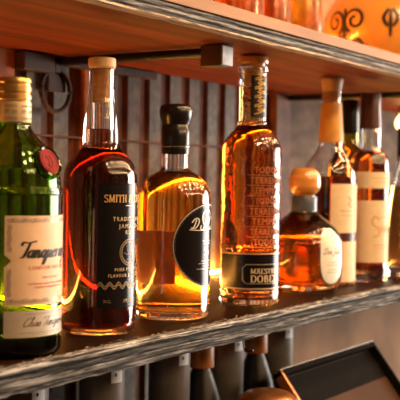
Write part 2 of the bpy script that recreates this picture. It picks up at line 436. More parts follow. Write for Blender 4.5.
def ring2d(r0, r1, n=48):
    bm = bmesh.new()
    A = [bm.verts.new((r0 * math.cos(2 * PI * k / n), r0 * math.sin(2 * PI * k / n), 0)) for k in range(n)]
    B = [bm.verts.new((r1 * math.cos(2 * PI * k / n), r1 * math.sin(2 * PI * k / n), 0)) for k in range(n)]
    for k in range(n):
        j = (k + 1) % n; bm.faces.new((A[k], B[k], B[j], A[j]))
    return bm

def facing(x, y, phi):
    """Rotation that turns local -Y to 'phi' degrees right of the direction back to the viewpoint."""
    t = Vector((-x, -y, 0)).normalized(); w = -t
    r = w.cross(Vector((0, 0, 1)))
    n = t * math.cos(math.radians(phi)) + r * math.sin(math.radians(phi))
    return math.atan2(n.y, n.x) + PI / 2

def tube(bm, pts, r, seg=10, closed=False):
    P = [Vector(p) for p in pts]; n = len(P); rings = []
    for i, p in enumerate(P):
        a = P[(i - 1) % n] if closed else P[max(i - 1, 0)]; b = P[(i + 1) % n] if closed else P[min(i + 1, n - 1)]
        d = (b - a).normalized(); s = d.cross(Vector((0, 0, 1)))
        if s.length < .05: s = d.cross(Vector((1, 0, 0)))
        s.normalize(); t = d.cross(s)
        rings.append([bm.verts.new(p + (s * math.cos(2 * PI * k / seg) + t * math.sin(2 * PI * k / seg)) * r) for k in range(seg)])
    pr = list(zip(rings, rings[1:])) + ([(rings[-1], rings[0])] if closed else [])
    for A, B in pr:
        for k in range(seg): j = (k + 1) % seg; bm.faces.new((A[k], A[j], B[j], B[k]))
    if not closed: bm.faces.new(rings[0]); bm.faces.new(rings[-1][::-1])
    return bm

# ------------------------------------------------------------------ the room
YW, YF = .965, .622            # wall behind the shelves, front edge of the shelves
X0, X1 = -.5, 3.0
def slab(name, b, mat): return struct(from_bm(name, box_bm(*b), M[mat], None, 0))
slab('floor', (-2.6, 4.3, -3.6, 1.1, -.1, 0), 'floor')
slab('ceiling', (-2.6, 4.3, -3.6, 1.1, 2.9, 3.0), 'dark_wall')
slab('wall_back', (-2.6, 4.3, .985, 1.1, 0, 2.9), 'plaster')
slab('wall_front', (-2.6, 4.3, -3.6, -3.5, 0, 2.9), 'dark_wall')
slab('wall_left', (-2.6, -2.5, -3.5, .985, 0, 2.9), 'dark_wall')
bm = box_bm(4.2, 4.3, -3.5, .985, 0, .7)
box_bm(4.2, 4.3, -3.5, .985, 2.1, 2.9, bm=bm); box_bm(4.2, 4.3, -3.5, -2.3, .7, 2.1, bm=bm); box_bm(4.2, 4.3, .2, .985, .7, 2.1, bm=bm)
struct(from_bm('wall_right', bm, M['dark_wall'], None, 0))
bm = bmesh.new()
for y in (-2.3, -1.07, .16): box_bm(4.2, 4.26, y, y + .04, .7, 2.1, bm=bm)
for z in (.7, 2.06): box_bm(4.2, 4.26, -2.3, .2, z, z + .04, bm=bm)
struct(from_bm('window_1', bm, M['black_iron'], None, 0))

# corrugated steel cladding: grey ribs, rust in the grooves
PITCH, XE = .0575, 1.70
bm = bmesh.new(); prof = []
x = XE - 38 * PITCH
ph0 = 1.577
k = -40
while True:
    g = ph0 - .0  # grooves counted from the one seen beside the black stopper
    xc = 1.2372 + k * PITCH; k += 1
    if xc > XE - .02: break
    if xc < -.6: continue
    prof += [(xc - .0135, 0), (xc - .0085, 1), (xc + .0085, 1), (xc + .0135, 0)]
rows = [-1.2, -.6, -.3, -.1, .05, .12, .2, .28, .34, .6, 1.1, 1.7]
V = [[bm.verts.new((xx, YW + d * .006 + random.uniform(-.0006, .0006), z + SH)) for xx, d in prof] for z in rows]
for a, b in zip(V, V[1:]):
    for i in range(len(prof) - 1):
        f = bm.faces.new((a[i], a[i + 1], b[i + 1], b[i])); f.material_index = 0 if i % 4 == 3 else 1
bk = from_bm('trim_1', bm, [M['grey_metal'], M['rust']], None, 0); struct(bk)
slab_ = from_bm('trim_2', box_bm(1.695, 1.75, .945, .985, 0, 2.9), M['rust'], None, 0); struct(slab_)     # dark upright where the steel stops
struct(from_bm('trim_3', box_bm(1.135, 1.158, .9555, .9645, SH + .027, SH + .338), M['rust_orange'], None, 0))
struct(from_bm('trim_4', box_bm(.6, 1.70, .957, .9645, SH + .225, SH + .2275), M['rust'], None, 0))        # lap seam of the steel sheets

struct(from_bm('trim_5', box_bm(1.75, 3.2, .960, .985, SH - .03, SH + .338), M['panel'], None, 0))
struct(from_bm('trim_6', box_bm(.93, .988, .9555, .9645, SH + .18, SH + .338), M['rust_orange'], None, 0))
# ------------------------------------------------------------------ shelves
def rough_edge(x0, x1, z0, z1, depth, y, seed, ragged=.0025):
    """Front edge of a board: splintered strata that run along X, with real relief."""
    bm = bmesh.new(); nx = int((x1 - x0) / .0035); nz = 16; G = []
    def disp(x, z):
        v = Vector((x * 22 + seed, z * 520, seed))
        s = noise.noise(v) * .0016 + noise.noise(Vector((x * 70, z * 900, seed + 4))) * .0008
        s += .0012 * math.sin(z * 900 + noise.noise(Vector((x * 5, 0, seed))) * 2)
        return s
    for j in range(nz + 1):
        row = []; t = j / nz
        for i in range(nx + 1):
            x = x0 + (x1 - x0) * i / nx
            zt = z1 - max(0, noise.noise(Vector((x * 38, seed, 3)))) * ragged; zb = z0 + max(0, noise.noise(Vector((x * 30, seed, 9)))) * ragged
            z = zb + (zt - zb) * t
            row.append(bm.verts.new((x, y - disp(x, z) + (0.0015 if j in (0, nz) else 0), z)))
        G.append(row)
    for a, b in zip(G, G[1:]):
        for i in range(nx): bm.faces.new((a[i], a[i + 1], b[i + 1], b[i]))
    top = G[-1]; bot = G[0]
    bt = [bm.verts.new((v.co.x, y + depth, v.co.z)) for v in top]; bb = [bm.verts.new((v.co.x, y + depth, v.co.z)) for v in bot]
    for i in range(nx):
        bm.faces.new((top[i], top[i + 1], bt[i + 1], bt[i])); bm.faces.new((bot[i + 1], bot[i], bb[i], bb[i + 1])); bm.faces.new((bt[i], bt[i + 1], bb[i + 1], bb[i]))
    bm.faces.new([r[0] for r in G] + [bt[0], bb[0]]); bm.faces.new(([r[-1] for r in G] + [bt[-1], bb[-1]])[::-1])
    return bm

lo = thing('wall_shelf', 'lower dark stained shelf with splintered grey front edge, carrying the front row of bottles', 'shelf', (0, 0, 0))
from_bm('board', box_bm(X0, X1, YF + .010, .957, -.0255, 0), M['shelf_top'], lo, 0)
from_bm('front_edge', rough_edge(X0, X1, -.0264, .0, .010, YF, 3.), M['edge'], lo, 60)
bm = bmesh.new()                     # splinters and chips along the lip
for k in range(420):
    x = random.uniform(.5, 1.9); y = YF + abs(random.gauss(0, .006)) + .001; l = random.uniform(.002, .010); w = random.uniform(.0003, .0009); a = random.gauss(0, .35)
    c = Vector((x, y, .0006)); d = Vector((math.cos(a), math.sin(a), random.uniform(-.05, .12))) * l; n = Vector((-math.sin(a), math.cos(a), 0)) * w
    vs = [bm.verts.new(c - d * .5 - n), bm.verts.new(c - d * .5 + n), bm.verts.new(c + d * .5), bm.verts.new(c + Vector((0, 0, w * 1.6)))]
    for f in ((0, 1, 3), (1, 2, 3), (2, 0, 3), (0, 2, 1)): bm.faces.new([vs[i] for i in f])
sp = from_bm('splinters', bm, M['splinter'], lo, 0); sp['kind'] = 'stuff'

up = thing('wall_shelf', 'upper shelf of red-orange stained board topped by a pale tan plank', 'shelf', (0, 0, .339))
from_bm('board', box_bm(X0, X1, YF + .012, .957, 0, .0175), M['underside'], up, 0)
from_bm('front_edge', rough_edge(X0, X1, .0, .0180, .012, YF, 11., .0012), M['edge_upper'], up, 60)
from_bm('top_plank', box_bm(X0, X1, YF + .003, .957, .0205, .0352, .0012), M['tan_wood'], up, 0)
from_bm('gap_shade', box_bm(X0, X1, YF + .014, .957, .0174, .0206), M['black_iron'], up, 0)  # black filler paints in the shadow of the gap below the plank

def bracket(x, label, y1=.958):
    t = thing('shelf_bracket', label, 'bracket', (x, 0, .3385), 0, 'iron brackets under the upper shelf')
    bm = bmesh.new(); tube(bm, [(0, .699, -.0085), (0, y1, -.0075)], .0062, 14)
    from_bm('arm', bm, M['black_iron'], t)
    from_bm('end_block', box_bm(-.014, .014, .671, .701, -.0275, -.0005, .0015), M['rust_iron'], t, 0)
    from_bm('daylit_face', box_bm(-.0125, .0125, .6685, .6715, -.026, -.002, .0008), M['iron_daylit'], t, 0)  # thin pale layer paints daylight onto the block's front side
    from_bm('wall_flange', box_bm(-.018, .018, y1 - .006, y1, -.05, -.0005, .001), M['rust_iron'], t, 0)
bracket(1.070, 'dark iron bracket bar with square grey end block above the black-stoppered bottle')
bracket(1.745, 'blurred dark bracket bar under the upper shelf behind the maroon-capped bottle')

t = thing('wall_rail', 'brown iron rail high on the wall at left, just under the upper shelf', 'rail', (0, 0, 0))
from_bm('rail_bar', box_bm(.99, 1.052, .940, .956, .312, .337, .002), M['rust_iron'], t, 0)
from_bm('rail_bar', box_bm(1.075, 1.30, .944, .956, .326, .338, .002), M['rust_iron'], t, 0)
t = thing('iron_ring', 'rusty round ring hanging on the grey wall above the gold screw cap', 'ring', (1.062, .948, .290))
bm = bmesh.new(); tube(bm, [(.030 * math.cos(a * PI / 24), 0, .030 * math.sin(a * PI / 24)) for a in range(48)], .0035, 10, True)
from_bm('hoop', bm, M['rust_iron'], t)
from_bm('staple', box_bm(-.006, .006, -.004, .012, .024, .040, .002), M['rust_iron'], t, 0)

# warm strips at the back of the shelves
def strip(z, label, mat='led'):
    t = thing('light_strip', label, 'light', (0, 0, z), 0, 'warm strips along the wall')
    from_bm('channel', box_bm(.2, 2.9, .9465, .9545, .0003, .0022), M['steel'], t, 0)
    bm = bmesh.new()
    P = [(.948 + .0055 * (1 - math.cos(a)) / 2, .002 + .0045 * math.sin(a)) for a in [PI * k / 6 for k in range(7)]]
    A = [bm.verts.new((.2, y, z_)) for y, z_ in P]; B = [bm.verts.new((2.9, y, z_)) for y, z_ in P]
    for i in range(6): bm.faces.new((A[i], A[i + 1], B[i + 1], B[i]))
    bm.faces.new((A[0], B[0], B[-1], A[-1])); bm.faces.new(A); bm.faces.new(B[::-1])
    from_bm('diffuser', bm, M[mat], t)
strip(0, 'glowing amber light strip along the back of the lower shelf')
strip(.339 + .0352, 'glowing amber light strip along the back of the upper shelf', 'led_upper')

# ------------------------------------------------------------------ bottles
# --- green gin bottle
s, y0 = 1038., 351.
bx, by = .7012, .6786
t = thing('gin_bottle', 'green glass gin bottle with ridged gold screw cap, peach label and round red seal', 'bottle', (bx, by, 0), facing(bx, by, 48))
out = px([(0, 351, 1), (44, 351, 1), (48, 347.5), (49.5, 343), (49.5, 330), (49.5, 250), (49.5, 192), (49.3, 188, 1), (48, 186.5), (47.6, 182), (46.8, 174), (45, 165), (40.5, 154), (35, 147), (28, 140.5), (22, 134), (18, 128), (16.3, 122), (16, 108, 1), (15, 100)], s, y0)
R = bottle_body(t, out, (y0 - 168) / s, .012, .003, 'green_glass', 'gin')
# embossed ring of the shoulder step
from_bm('shoulder_rib', lathe([(p[0] / s, (y0 - p[1]) / s) for p in [(47.4, 189), (50.6, 189.5), (51, 191.2), (50.6, 193), (49, 193.6)]], 96, closed=True), M['green_glass'], t)
cp = from_bm('screw_cap', lathe(px([(0, 78), (15.8, 78), (17, 79), (17.3, 80.5), (17.3, 83), (16.5, 84), (16.5, 86), (17.5, 87), (17.5, 92), (16.6, 93), (16.6, 94.5), (17.6, 95.5), (17.6, 99.5), (16.6, 100.5), (16.4, 102), (16.0, 102), (0, 102)], s, y0), 96), M['gold'], t, 30)
bn = from_bm('neck_band', lathe(px([(15.5, 102), (17.4, 102.3), (17.4, 121.5), (17, 122.3), (15.5, 122.3)], s, y0), 96, closed=True), M['gold_cream'], t, 30)
bm = bmesh.new()
for r_, (txt) in enumerate(('LONDON', 'DRY GIN', 'LONDON')):
    for q in range(-2, 3):
        join_bm(bm, shift(serif_text('D' if r_ == 1 else 'O', .0028, None) if False else sans_text(txt, .0024 if r_ != 1 else .0038, .0125), q * .0172, (-.0018 - 6 * (1 - 1) / s) + (1 - r_) * .0058))
decal('lettering', bm, 'wave_ink', bn, 17.4 / s, (y0 - 112) / s, .0001)
lab = []
def rect_notch(w, z0, z1, n=.0):
    m = (z0 + z1) / 2
    return [(-w, z0), (w, z0), (w, m - n), (w - n, m), (w, m + n), (w, z1), (-w, z1), (-w, m + n), (-w + n, m), (-w, m - n)]
zc = (y0 - 256) / s; hw = 56 / 57.3 * 49.5 / s; hh = 43 / s
L1 = decal('front_label', poly2d(rect_notch(hw, -hh, hh, .006)), 'pink_paper', t, 49.5 / s, zc, .0001, .0003)
bm = script_text('Tanqueray', .0150, 1.24 * 49.5 / s, thick=.20, thin=.06)
decal('script_lettering', bm, 'black_ink', L1, 49.5 / s, (y0 - 253) / s, .0005, u0=-.0035)
decal('red_lettering', sans_text('LONDON DRY GIN', .0036, 1.0 * 49.5 / s, 1.25), 'red_ink', L1, 49.5 / s, (y0 - 264.6) / s, .0005)
decal('small_lettering', sans_text('IMPORTED', .0022, .020, 1.25), 'grey_ink', L1, 49.5 / s, (y0 - 273.5) / s, .0005)
decal('small_lettering', sans_text('DISTILLED & BOTTLED IN BRITAIN', .0018, .048, 1.2), 'red_ink', L1, 49.5 / s, (y0 - 279) / s, .0005)
decal('small_lettering', sans_text('CHARLES TANQUERAY & CO', .0018, .036, 1.2), 'red_ink', L1, 49.5 / s, (y0 - 282.4) / s, .0005)
def scrolls(x0, x1, y_, r, vertical=False, n=None):
    bm = bmesh.new(); n = n or int(abs(x1 - x0) / (r * 2.1))
    for k in range(n):
        c = x0 + (x1 - x0) * (k + .5) / n; f = 1 if k % 2 else -1
        pts = [(r * (1 - a / 9) * math.cos(a * .9 + f) , f * r * (1 - a / 9) * math.sin(a * .9 + f)) for a in range(8)]
        pts = [((c + p[0], y_ + p[1]) if not vertical else (y_ + p[0], c + p[1])) for p in pts]
        stroke(bm, pts, r * .42, r * .3)
        q = [(c + r * 1.0, y_ - r * .8), (c + r * .9, y_ + r * .1), (c + r * 1.15, y_ + r * .8)] if not vertical else [(y_ - r * .8, c + r), (y_ + r * .1, c + r * .9), (y_ + r * .8, c + r * 1.15)]
        stroke(bm, q, r * .3, r * .3)
    return bm
bm = scrolls(-hw * .97, hw * .97, hh - .0042, .0024)
join_bm(bm, scrolls(-hw * .97, hw * .97, -hh + .0042, .0024))
join_bm(bm, scrolls(-hh * .8, -.008, -hw + .0042, .0022, True)); join_bm(bm, scrolls(.008, hh * .8, -hw + .0042, .0022, True))
join_bm(bm, scrolls(-hh * .8, -.008, hw - .0042, .0022, True)); join_bm(bm, scrolls(.008, hh * .8, hw - .0042, .0022, True))
decal('border_ornament', bm, 'silver_orn', L1, 49.5 / s, zc, .00045)
L2 = decal('lower_label', poly2d([(-hw, -12.7 / s), (hw, -12.7 / s), (hw, 12.7 / s), (-hw, 12.7 / s)]), 'grey_paper', t, 49.5 / s, (y0 - 316.7) / s, .0001, .0003)
decal('signature', script_text('Chas Tanqueray', .0085, 1.25 * 49.5 / s, .5, .07, .04), 'black_ink', L2, 49.5 / s, (y0 - 319) / s, .0005)
bm = bmesh.new(); stroke(bm, [(-hw * .7, -.008), (hw * .7, -.008)], .0004, .0004, False); stroke(bm, [(-hw * .45, -.0098), (hw * .45, -.0098)], .0003, .0003, False)
stroke(bm, [(-hw * .6, .0095), (hw * .6, .0095)], .0004, .0004, False)
decal('fine_rules', bm, 'grey_ink', L2, 49.5 / s, (y0 - 316.7) / s, .0005)
# round seal on the shoulder
zs = (y0 - 161.5) / s; nrm = Vector((0, -math.cos(math.radians(24)), math.sin(math.radians(24))))
rot = nrm.to_track_quat('Z', 'Y').to_matrix().to_4x4()
pos = Matrix.Translation(Vector((0, -(R(zs)) , zs)) + nrm * .0005) @ rot
bm = lathe([(0, 0), (.0128, 0), (.0128, .0022), (.0122, .0030), (0, .0030)], 48); bm.transform(pos)
seal = from_bm('wax_seal', bm, M['red_wax'], t)
bm = lathe([(.0128, -.004), (.0165, -.004), (.0165, .0015), (.0155, .0032), (.0140, .0036), (.0128, .0028)], 64, closed=True); bm.transform(pos)
from_bm('seal_rim', bm, M['green_glass'], t)
bm = ring2d(.0098, .0105)
bm2 = bmesh.new()
for p in ([(-.002, -.006), (-.001, 0), (-.003, .005)], [(.001, -.006), (.0035, -.001), (.001, .006)], [(-.006, 0), (0, .001), (.006, .0005)], [(-.005, .004), (-.002, .0065), (.003, .006)], [(-.005, -.004), (0, -.007), (.005, -.004)]): stroke(bm2, p, .0012, .0010)
join_bm(bm, bm2)
r_ = bmesh.ops.extrude_face_region(bm, geom=bm.faces[:])
for g in r_['geom']:
    if isinstance(g, bmesh.types.BMVert): g.co.z += .0006
for v in bm.verts: v.co.z += .0029
bm.transform(pos); from_bm('seal_relief', bm, M['red_wax'], seal)

# --- dark rum bottle
s, y0 = 908., 330.1
bx, by = .8551, .6962
t = thing('rum_bottle', 'dark rum bottle with black gold-lettered label and pale stopper, right of the green bottle', 'bottle', (bx, by, 0), facing(bx, by, 52))
out = px([(0, 330, 1), (32, 330, 1), (35.5, 327.5), (37, 323), (37, 312), (37, 250), (37, 190), (36.6, 178), (35.6, 170), (33, 163), (28.5, 157), (24, 152.5), (20.5, 148.5), (18.6, 144), (18.0, 137), (17.6, 129), (16.4, 117), (14.3, 103), (13.3, 93), (13.5, 90), (12.9, 88), (12.6, 85), (12.5, 75), (12.5, 69.3, 1), (11.6, 69)], s, y0)
R0 = interp(spline(out)[1:])
def rum_wall(z):
    k = min(max((z - (y0 - 153) / s) / (12 / s), 0), 1); k = k * k * (3 - 2 * k)
    return .003 + k * max(R0(z) - 10 / s - .003, 0) * (1 if z < (y0 - 92) / s else .9)
R = bottle_body(t, out, (y0 - 129) / s, .005, .0038, 'clear_glass', 'dark_rum', wf=rum_wall)
from_bm('stopper_top', lathe(px([(0, 58), (12.6, 58), (13.6, 59), (13.8, 61), (13.8, 66), (13.2, 68), (12.2, 69), (0, 69)], s, y0), 72), M['pale_wood'], t)
from_bm('cork', lathe(px([(0, 69), (9.6, 69), (9.6, 88), (9.0, 103), (0, 103)], s, y0), 48), M['cork'], t)
Rb = 37 / s; hw = 55 / 57.3 * Rb; zt, zb = (y0 - 182) / s, (y0 - 303) / s; zc = (zt + zb) / 2; hh = (zt - zb) / 2
L = decal('front_label', poly2d([(-hw, -hh), (hw, -hh), (hw, hh), (-hw, hh)]), 'black_paper', t, Rb, zc, .0001, .0003)
Z = lambda y: (y0 - y) / s
decal('gold_lettering', serif_text('SMITH & CROSS', 7.2 / s, 1.60 * Rb, .15, .06, cond=.9), 'gold_ink', L, Rb, Z(200.2), .0005)
bm = bmesh.new(); stroke(bm, [(-.0075, 0), (.0075, 0)], .0006, .0006, False)
decal('rule', bm, 'white_ink', L, Rb, Z(203.5), .0005)
decal('title_lettering', sans_text('TRADITIONAL', 4.1 / s, 1.12 * Rb, 1.35), 'gold_cream', L, Rb, Z(218.4), .0005)
decal('title_lettering', sans_text('JAMAICA', 4.1 / s, .78 * Rb, 1.35), 'gold_cream', L, Rb, Z(225.3), .0005)
decal('title_lettering', sans_text('RUM', 4.1 / s, .34 * Rb, 1.35), 'gold_cream', L, Rb, Z(231.4), .0005)
bm = ring2d(.0112, .0122); join_bm(bm, ring2d(.0138, .0146))
for k in range(24):
    a = k * PI / 12; stroke(bm, [(.0125 * math.cos(a), .0125 * math.sin(a)), (.0135 * math.cos(a + .1), .0135 * math.sin(a + .1))], .0006, .0006, False)
for k in range(6):
    a = k * PI / 3; stroke(bm, [(.0098 * math.cos(a), .0098 * math.sin(a)), (.0045 * math.cos(a + .5), .0045 * math.sin(a + .5)), (.002 * math.cos(a + 1.4), .002 * math.sin(a + 1.4))], .0004, .0004)
decal('ring_emblem', bm, 'wave_ink', L, Rb, Z(249), .0005)
decal('small_lettering', sans_text('PURE POT STILL', 3.2 / s, .98 * Rb, 1.3), 'gold_cream', L, Rb, Z(267), .0005)
decal('small_lettering', sans_text('FLAVOUR & BOUQUET', 3.2 / s, 1.34 * Rb, 1.3), 'gold_cream', L, Rb, Z(272.8), .0005)
bm = bmesh.new()
for dz in (0, .0026):
    stroke(bm, [(-hw + .0008 + k * (2 * hw - .0016) / 90, dz + .0022 * math.sin(k * 2 * PI / 12)) for k in range(91)], .0011, .0014)
decal('wave_bands', bm, 'wave_ink', L, Rb, Z(282), .0005)
decal('small_lettering', sans_text('70 CL', 3.2 / s, .0085), 'wave_ink', L, Rb, Z(297.5), .0005, u0=-.028)
decal('small_lettering', sans_text('57% VOL', 3.2 / s, .014), 'gold_cream', L, Rb, Z(297.5), .0005, u0=-.0015)

# --- golden bottle with black stopper and round black label
s, y0 = 817., 316.3
bx, by = 1.0013, .6986
t = thing('spirit_bottle', 'golden spirit bottle with bulbous black stopper and round black script label', 'bottle', (bx, by, 0), facing(bx, by, 62))
out = px([(0, 316.3, 1), (32, 316.3, 1), (35.3, 314), (36.5, 310), (36.5, 300), (36.5, 250), (36.5, 205), (36, 195), (34, 187.5), (30, 181), (24.5, 175.5), (19, 172), (15, 169.6), (13.3, 167), (12.9, 160), (12.8, 152), (12.6, 140, 1), (11.5, 138)], s, y0)
R = bottle_body(t, out, (y0 - 171.5) / s, .009, .0028, 'clear_glass', 'gold_tequila')
from_bm('neck_capsule', lathe(px([(13.1, 154), (13.9, 153.7), (14.0, 148), (13.3, 147), (13.3, 145.6), (14.2, 145), (14.4, 137), (14.2, 126), (13.2, 124.5), (11, 124.4), (11, 139), (12.9, 139.5)], s, y0), 72, closed=True), M['black_plastic'], t)
from_bm('stopper', lathe(spline(px([(0, 126), (11.5, 126, 1), (13.2, 125.6), (14.4, 122), (16, 117), (16.6, 112), (15.6, 107.3), (12.5, 104.8), (7, 104), (0, 103.8)], s, y0)), 72), M['black_plastic'], t)
from_bm('silver_ring', lathe(px([(13.2, 147.2), (14.3, 147), (14.3, 146.2), (13.2, 146)], s, y0), 72, closed=True), M['steel'], t)
Rb = 36.5 / s; rr = 41 / s
Z = lambda y: (y0 - y) / s
L = decal('round_label', poly2d(circle_pts(rr, 80)), 'black_paper', t, R, Z(243), .0001, .0003, vcut=.004)
bm = ring2d(rr - .0016, rr - .0008, 80)
for k in range(60):
    a = PI / 2 + k * PI / 60; x_, y_ = (rr - .0032) * math.cos(a), (rr - .0032) * math.sin(a)
    if k % 2 == 0: join_bm(bm, shift(poly2d(circle_pts(.0004, 8)), x_, y_))
decal('border_line', bm, 'white_ink', L, R, Z(243), .0005, vcut=.004)
bm = shift(script_text('D', .0125, None, .3, .13, .06), -.0225, 0)
for p in ([(-.0125, .004), (-.014, .0005), (-.0105, -.001), (-.006, .004), (-.002, .014), (-.004, .021), (-.009, .018), (-.010, .010), (-.006, .003), (-.001, .0), (.002, .004)],
          [(.002, .012), (-.001, .017), (.003, .022), (.008, .018), (.006, .010), (.001, .002), (.004, -.001), (.010, .002)],
          [(-.030, -.001), (-.014, -.0018), (.012, -.0008), (.026, -.0016)], [(.012, .010), (.016, .014), (.019, .008), (.015, .001), (.022, .002)]):
    stroke(bm, p, .0016, .0010)
decal('script_lettering', bm, 'white_ink', L, R, Z(226.5), .0005, vcut=.004)
bm = bmesh.new()
for yy, w in ((-.003, .010), (-.006, .008)): stroke(bm, [(-w, yy), (w, yy)], .0008, .0008, False)
for k in range(3):
    stroke(bm, [(-.004 + k * .004, -.010), (-.006 + k * .004, -.014), (-.002 + k * .004, -.017), (-.005 + k * .004, -.020)], .0011, .0008)
for yy, w in ((-.027, .012), (-.030, .016), (-.033, .009)): 
    stroke(bm, [(-w + q * w / 6, yy + (.0006 if q % 2 else -.0006)) for q in range(13)], .0007, .0005, False)
stroke(bm, [(-.019, -.0365), (.018, -.0365)], .0006, .0006, False)
decal('small_ornament', shift(bm, 0, 0), 'silver_orn', L, R, Z(236), .0005, vcut=.004)
zc = Z(258.5)
decal('back_label', poly2d([(-.028, -.033), (.028, -.033), (.028, .033), (-.028, .033)]), 'thin_paper', t, Rb, zc, .0001, .0003, a0=math.radians(152))

# --- faceted bottle with embossed lines and black band label
s, y0 = 730., 302.5
bx, by = 1.1787, .6951
t = thing('spirit_bottle', 'tall amber bottle covered in embossed glass lettering above a black band label', 'bottle', (bx, by, 0), facing(bx, by, 31))
out = px([(0, 302.5, 1), (26, 302.5, 1), (29.2, 301), (30.4, 297), (30.2, 289, 1), (29.4, 287), (29.4, 250), (30.4, 246.5, 1), (30.2, 243), (29.6, 236), (29.6, 170), (29.6, 152), (28.8, 146), (26.4, 139.5), (22, 133.5), (17.8, 129), (15, 125.5), (14.6, 122.5), (13.4, 120.5), (13.4, 112), (13.6, 90), (13.6, 76), (14.2, 73.5), (15.6, 71.5), (15.6, 68.5), (14, 66.5), (13.2, 65.4, 1), (12, 65)], s, y0)
R = bottle_body(t, out, (y0 - 86) / s, .009, .003, 'wavy_glass', 'amber', rf=lambda a, z: 1 + (.02 * math.cos(10 * a) if z > .245 and z < .305 else 0))
from_bm('stopper', lathe(spline(px([(0, 68), (11.5, 68, 1), (11.7, 64.5, 1), (14.6, 64.2), (15.3, 62), (15.2, 59), (14.3, 57.2), (10, 56.4), (0, 56.2)], s, y0)), 60), M['ball_wood'], t)
from_bm('cork', lathe(px([(0, 69), (9, 69), (9, 84), (0, 84)], s, y0), 40), M['cork'], t)
Z = lambda y: (y0 - y) / s
NL = decal('neck_label', poly2d([(-.013, -.028), (.013, -.028), (.013, .028), (-.013, .028)]), 'dark_glass', t, 13.9 / s, Z(97), .0002, .0003)
bm = bmesh.new()
for k in range(9):
    f = 1 if k % 2 else -1
    stroke(bm, [(f * .008, -.024 + k * .006), (-f * .002, -.021 + k * .006), (f * .004, -.018 + k * .006), (-f * .008, -.020 + k * .006)], .0018, .0014)
decal('neck_ornament', bm, 'gold', NL, 13.9 / s, Z(97), .0006)
bm = bmesh.new()
for k, (txt, w) in enumerate((('TODOS', .036), ('TERRENO', .046), ('TEMPLE', .036), ('TODOS', .034), ('TERRENO', .046), ('TEMPLE', .040), ('TERRENO', .046), ('TODOS', .036))):
    b2 = sans_text(txt, 6.4 / s, w, 1.15)
    yy = Z(172.5 + k * 10) - Z(210)
    join_bm(bm, shift(b2, 0, yy))
    stroke(bm, [(-.027, yy - .0026), (.027, yy - .0026)], .0007, .0007, False)
decal('embossed_lettering', bm, 'frost', t, 29.6 / s, Z(210), .00005, .0016)
L = decal('band_label', poly2d([(-1.75 * 29.4 / s, -18 / s), (1.75 * 29.4 / s, -18 / s), (1.75 * 29.4 / s, 18 / s), (-1.75 * 29.4 / s, 18 / s)]), 'black_paper', t, 29.4 / s, Z(268), .0001, .0003)
bm = bmesh.new(); w = 1.78 * 29.4 / s
w = 1.7 * 29.4 / s
bm.free()
for yy in (-17 / s, 17 / s):
    bm = bmesh.new(); stroke(bm, [(-w, yy), (w, yy)], .0013, .0013, False)
    decal('edge_line', bm, 'gold_cream', L, 29.4 / s, Z(268), .0005)
fw, fh, ch = .78 * 29.4 / s, 9.3 / s, .005
P = [(-fw + ch, -fh), (fw - ch, -fh), (fw, -fh + ch), (fw, fh - ch), (fw - ch, fh), (-fw + ch, fh), (-fw, fh - ch), (-fw, -fh + ch), (-fw + ch, -fh)]
bm = bmesh.new(); 
for a, b in zip(P, P[1:]): stroke(bm, [a, b], .0009, .0009, False)
decal('frame_line', bm, 'silver_orn', L, 29.4 / s, Z(270.6), .0005)
decal('gold_lettering', serif_text('MAESTRO', 4.9 / s, 1.02 * 29.4 / s, .17, .08), 'gold_cream', L, 29.4 / s, Z(270.3), .0005)
decal('gold_lettering', serif_text('DOBEL', 6.8 / s, 1.04 * 29.4 / s, .18, .08), 'gold_cream', L, 29.4 / s, Z(278.6), .0005)

# --- squat round decanter
s, y0 = 650., 291.
bx, by = 1.368, .7118
t = thing('tequila_bottle', 'squat round amber bottle with wooden ball stopper and oval white label', 'bottle', (bx, by, 0), facing(bx, by, 47))
out = px([(0, 291, 1), (28, 291, 1), (32, 289), (35.5, 285), (38, 277), (39, 266), (39, 254), (38.3, 243), (36.3, 235.5), (32.5, 229), (26.5, 223), (19.5, 217.5), (14.5, 213.5), (12.2, 210), (11.6, 204), (11.4, 196.5, 1), (10, 196)], s, y0)
R = bottle_body(t, out, (y0 - 213) / s, .012, .0035, 'clear_glass', 'decanter')
from_bm('stopper', lathe(spline(px([(0, 196), (10, 196, 1), (10.5, 195), (13.6, 192), (15.8, 187), (16.0, 180), (14.3, 173.5), (10.5, 169.3), (5, 168.1), (0, 168)], s, y0)), 64), M['ball_wood'], t)
from_bm('collar', lathe(px([(12.2, 212), (12.9, 211.5), (12.6, 205), (12.6, 197.5), (12.2, 196.6), (11.6, 197), (11.7, 205)], s, y0), 64, closed=True), M['blue_collar'], t)
Z = lambda y: (y0 - y) / s
def ovalpts(w, h, n=64, p=2.6):
    return [(w * math.copysign(abs(math.cos(a)) ** (2 / p), math.cos(a)), h * math.copysign(abs(math.sin(a)) ** (2 / p), math.sin(a))) for a in [2 * PI * k / n for k in range(n)]]
Rf = lambda z: R(z)
L0 = decal('label_border', poly2d(ovalpts(.0255, .0425)), 'steel', t, Rf, Z(254.5), .0002, .0006, vcut=.004)
L = decal('oval_label', poly2d(ovalpts(.0232, .0400)), 'white_paper', t, Rf, Z(254.5), .0009, .0003, vcut=.004)
decal('script_lettering', script_text('Don Julio', .0095, .036, .3, .11, .06), 'grey_ink', L, Rf, Z(252), .0013, vcut=.004)
bm = bmesh.new()
for yy, w in ((0, .010), (-.004, .013), (-.011, .009), (-.015, .011)): stroke(bm, [(-w + q * w / 6, yy + (.0008 if q % 2 else -.0008)) for q in range(13)], .0008, .0006, False)
decal('small_lettering', bm, 'grey_ink', L, Rf, Z(260), .0013, vcut=.004)
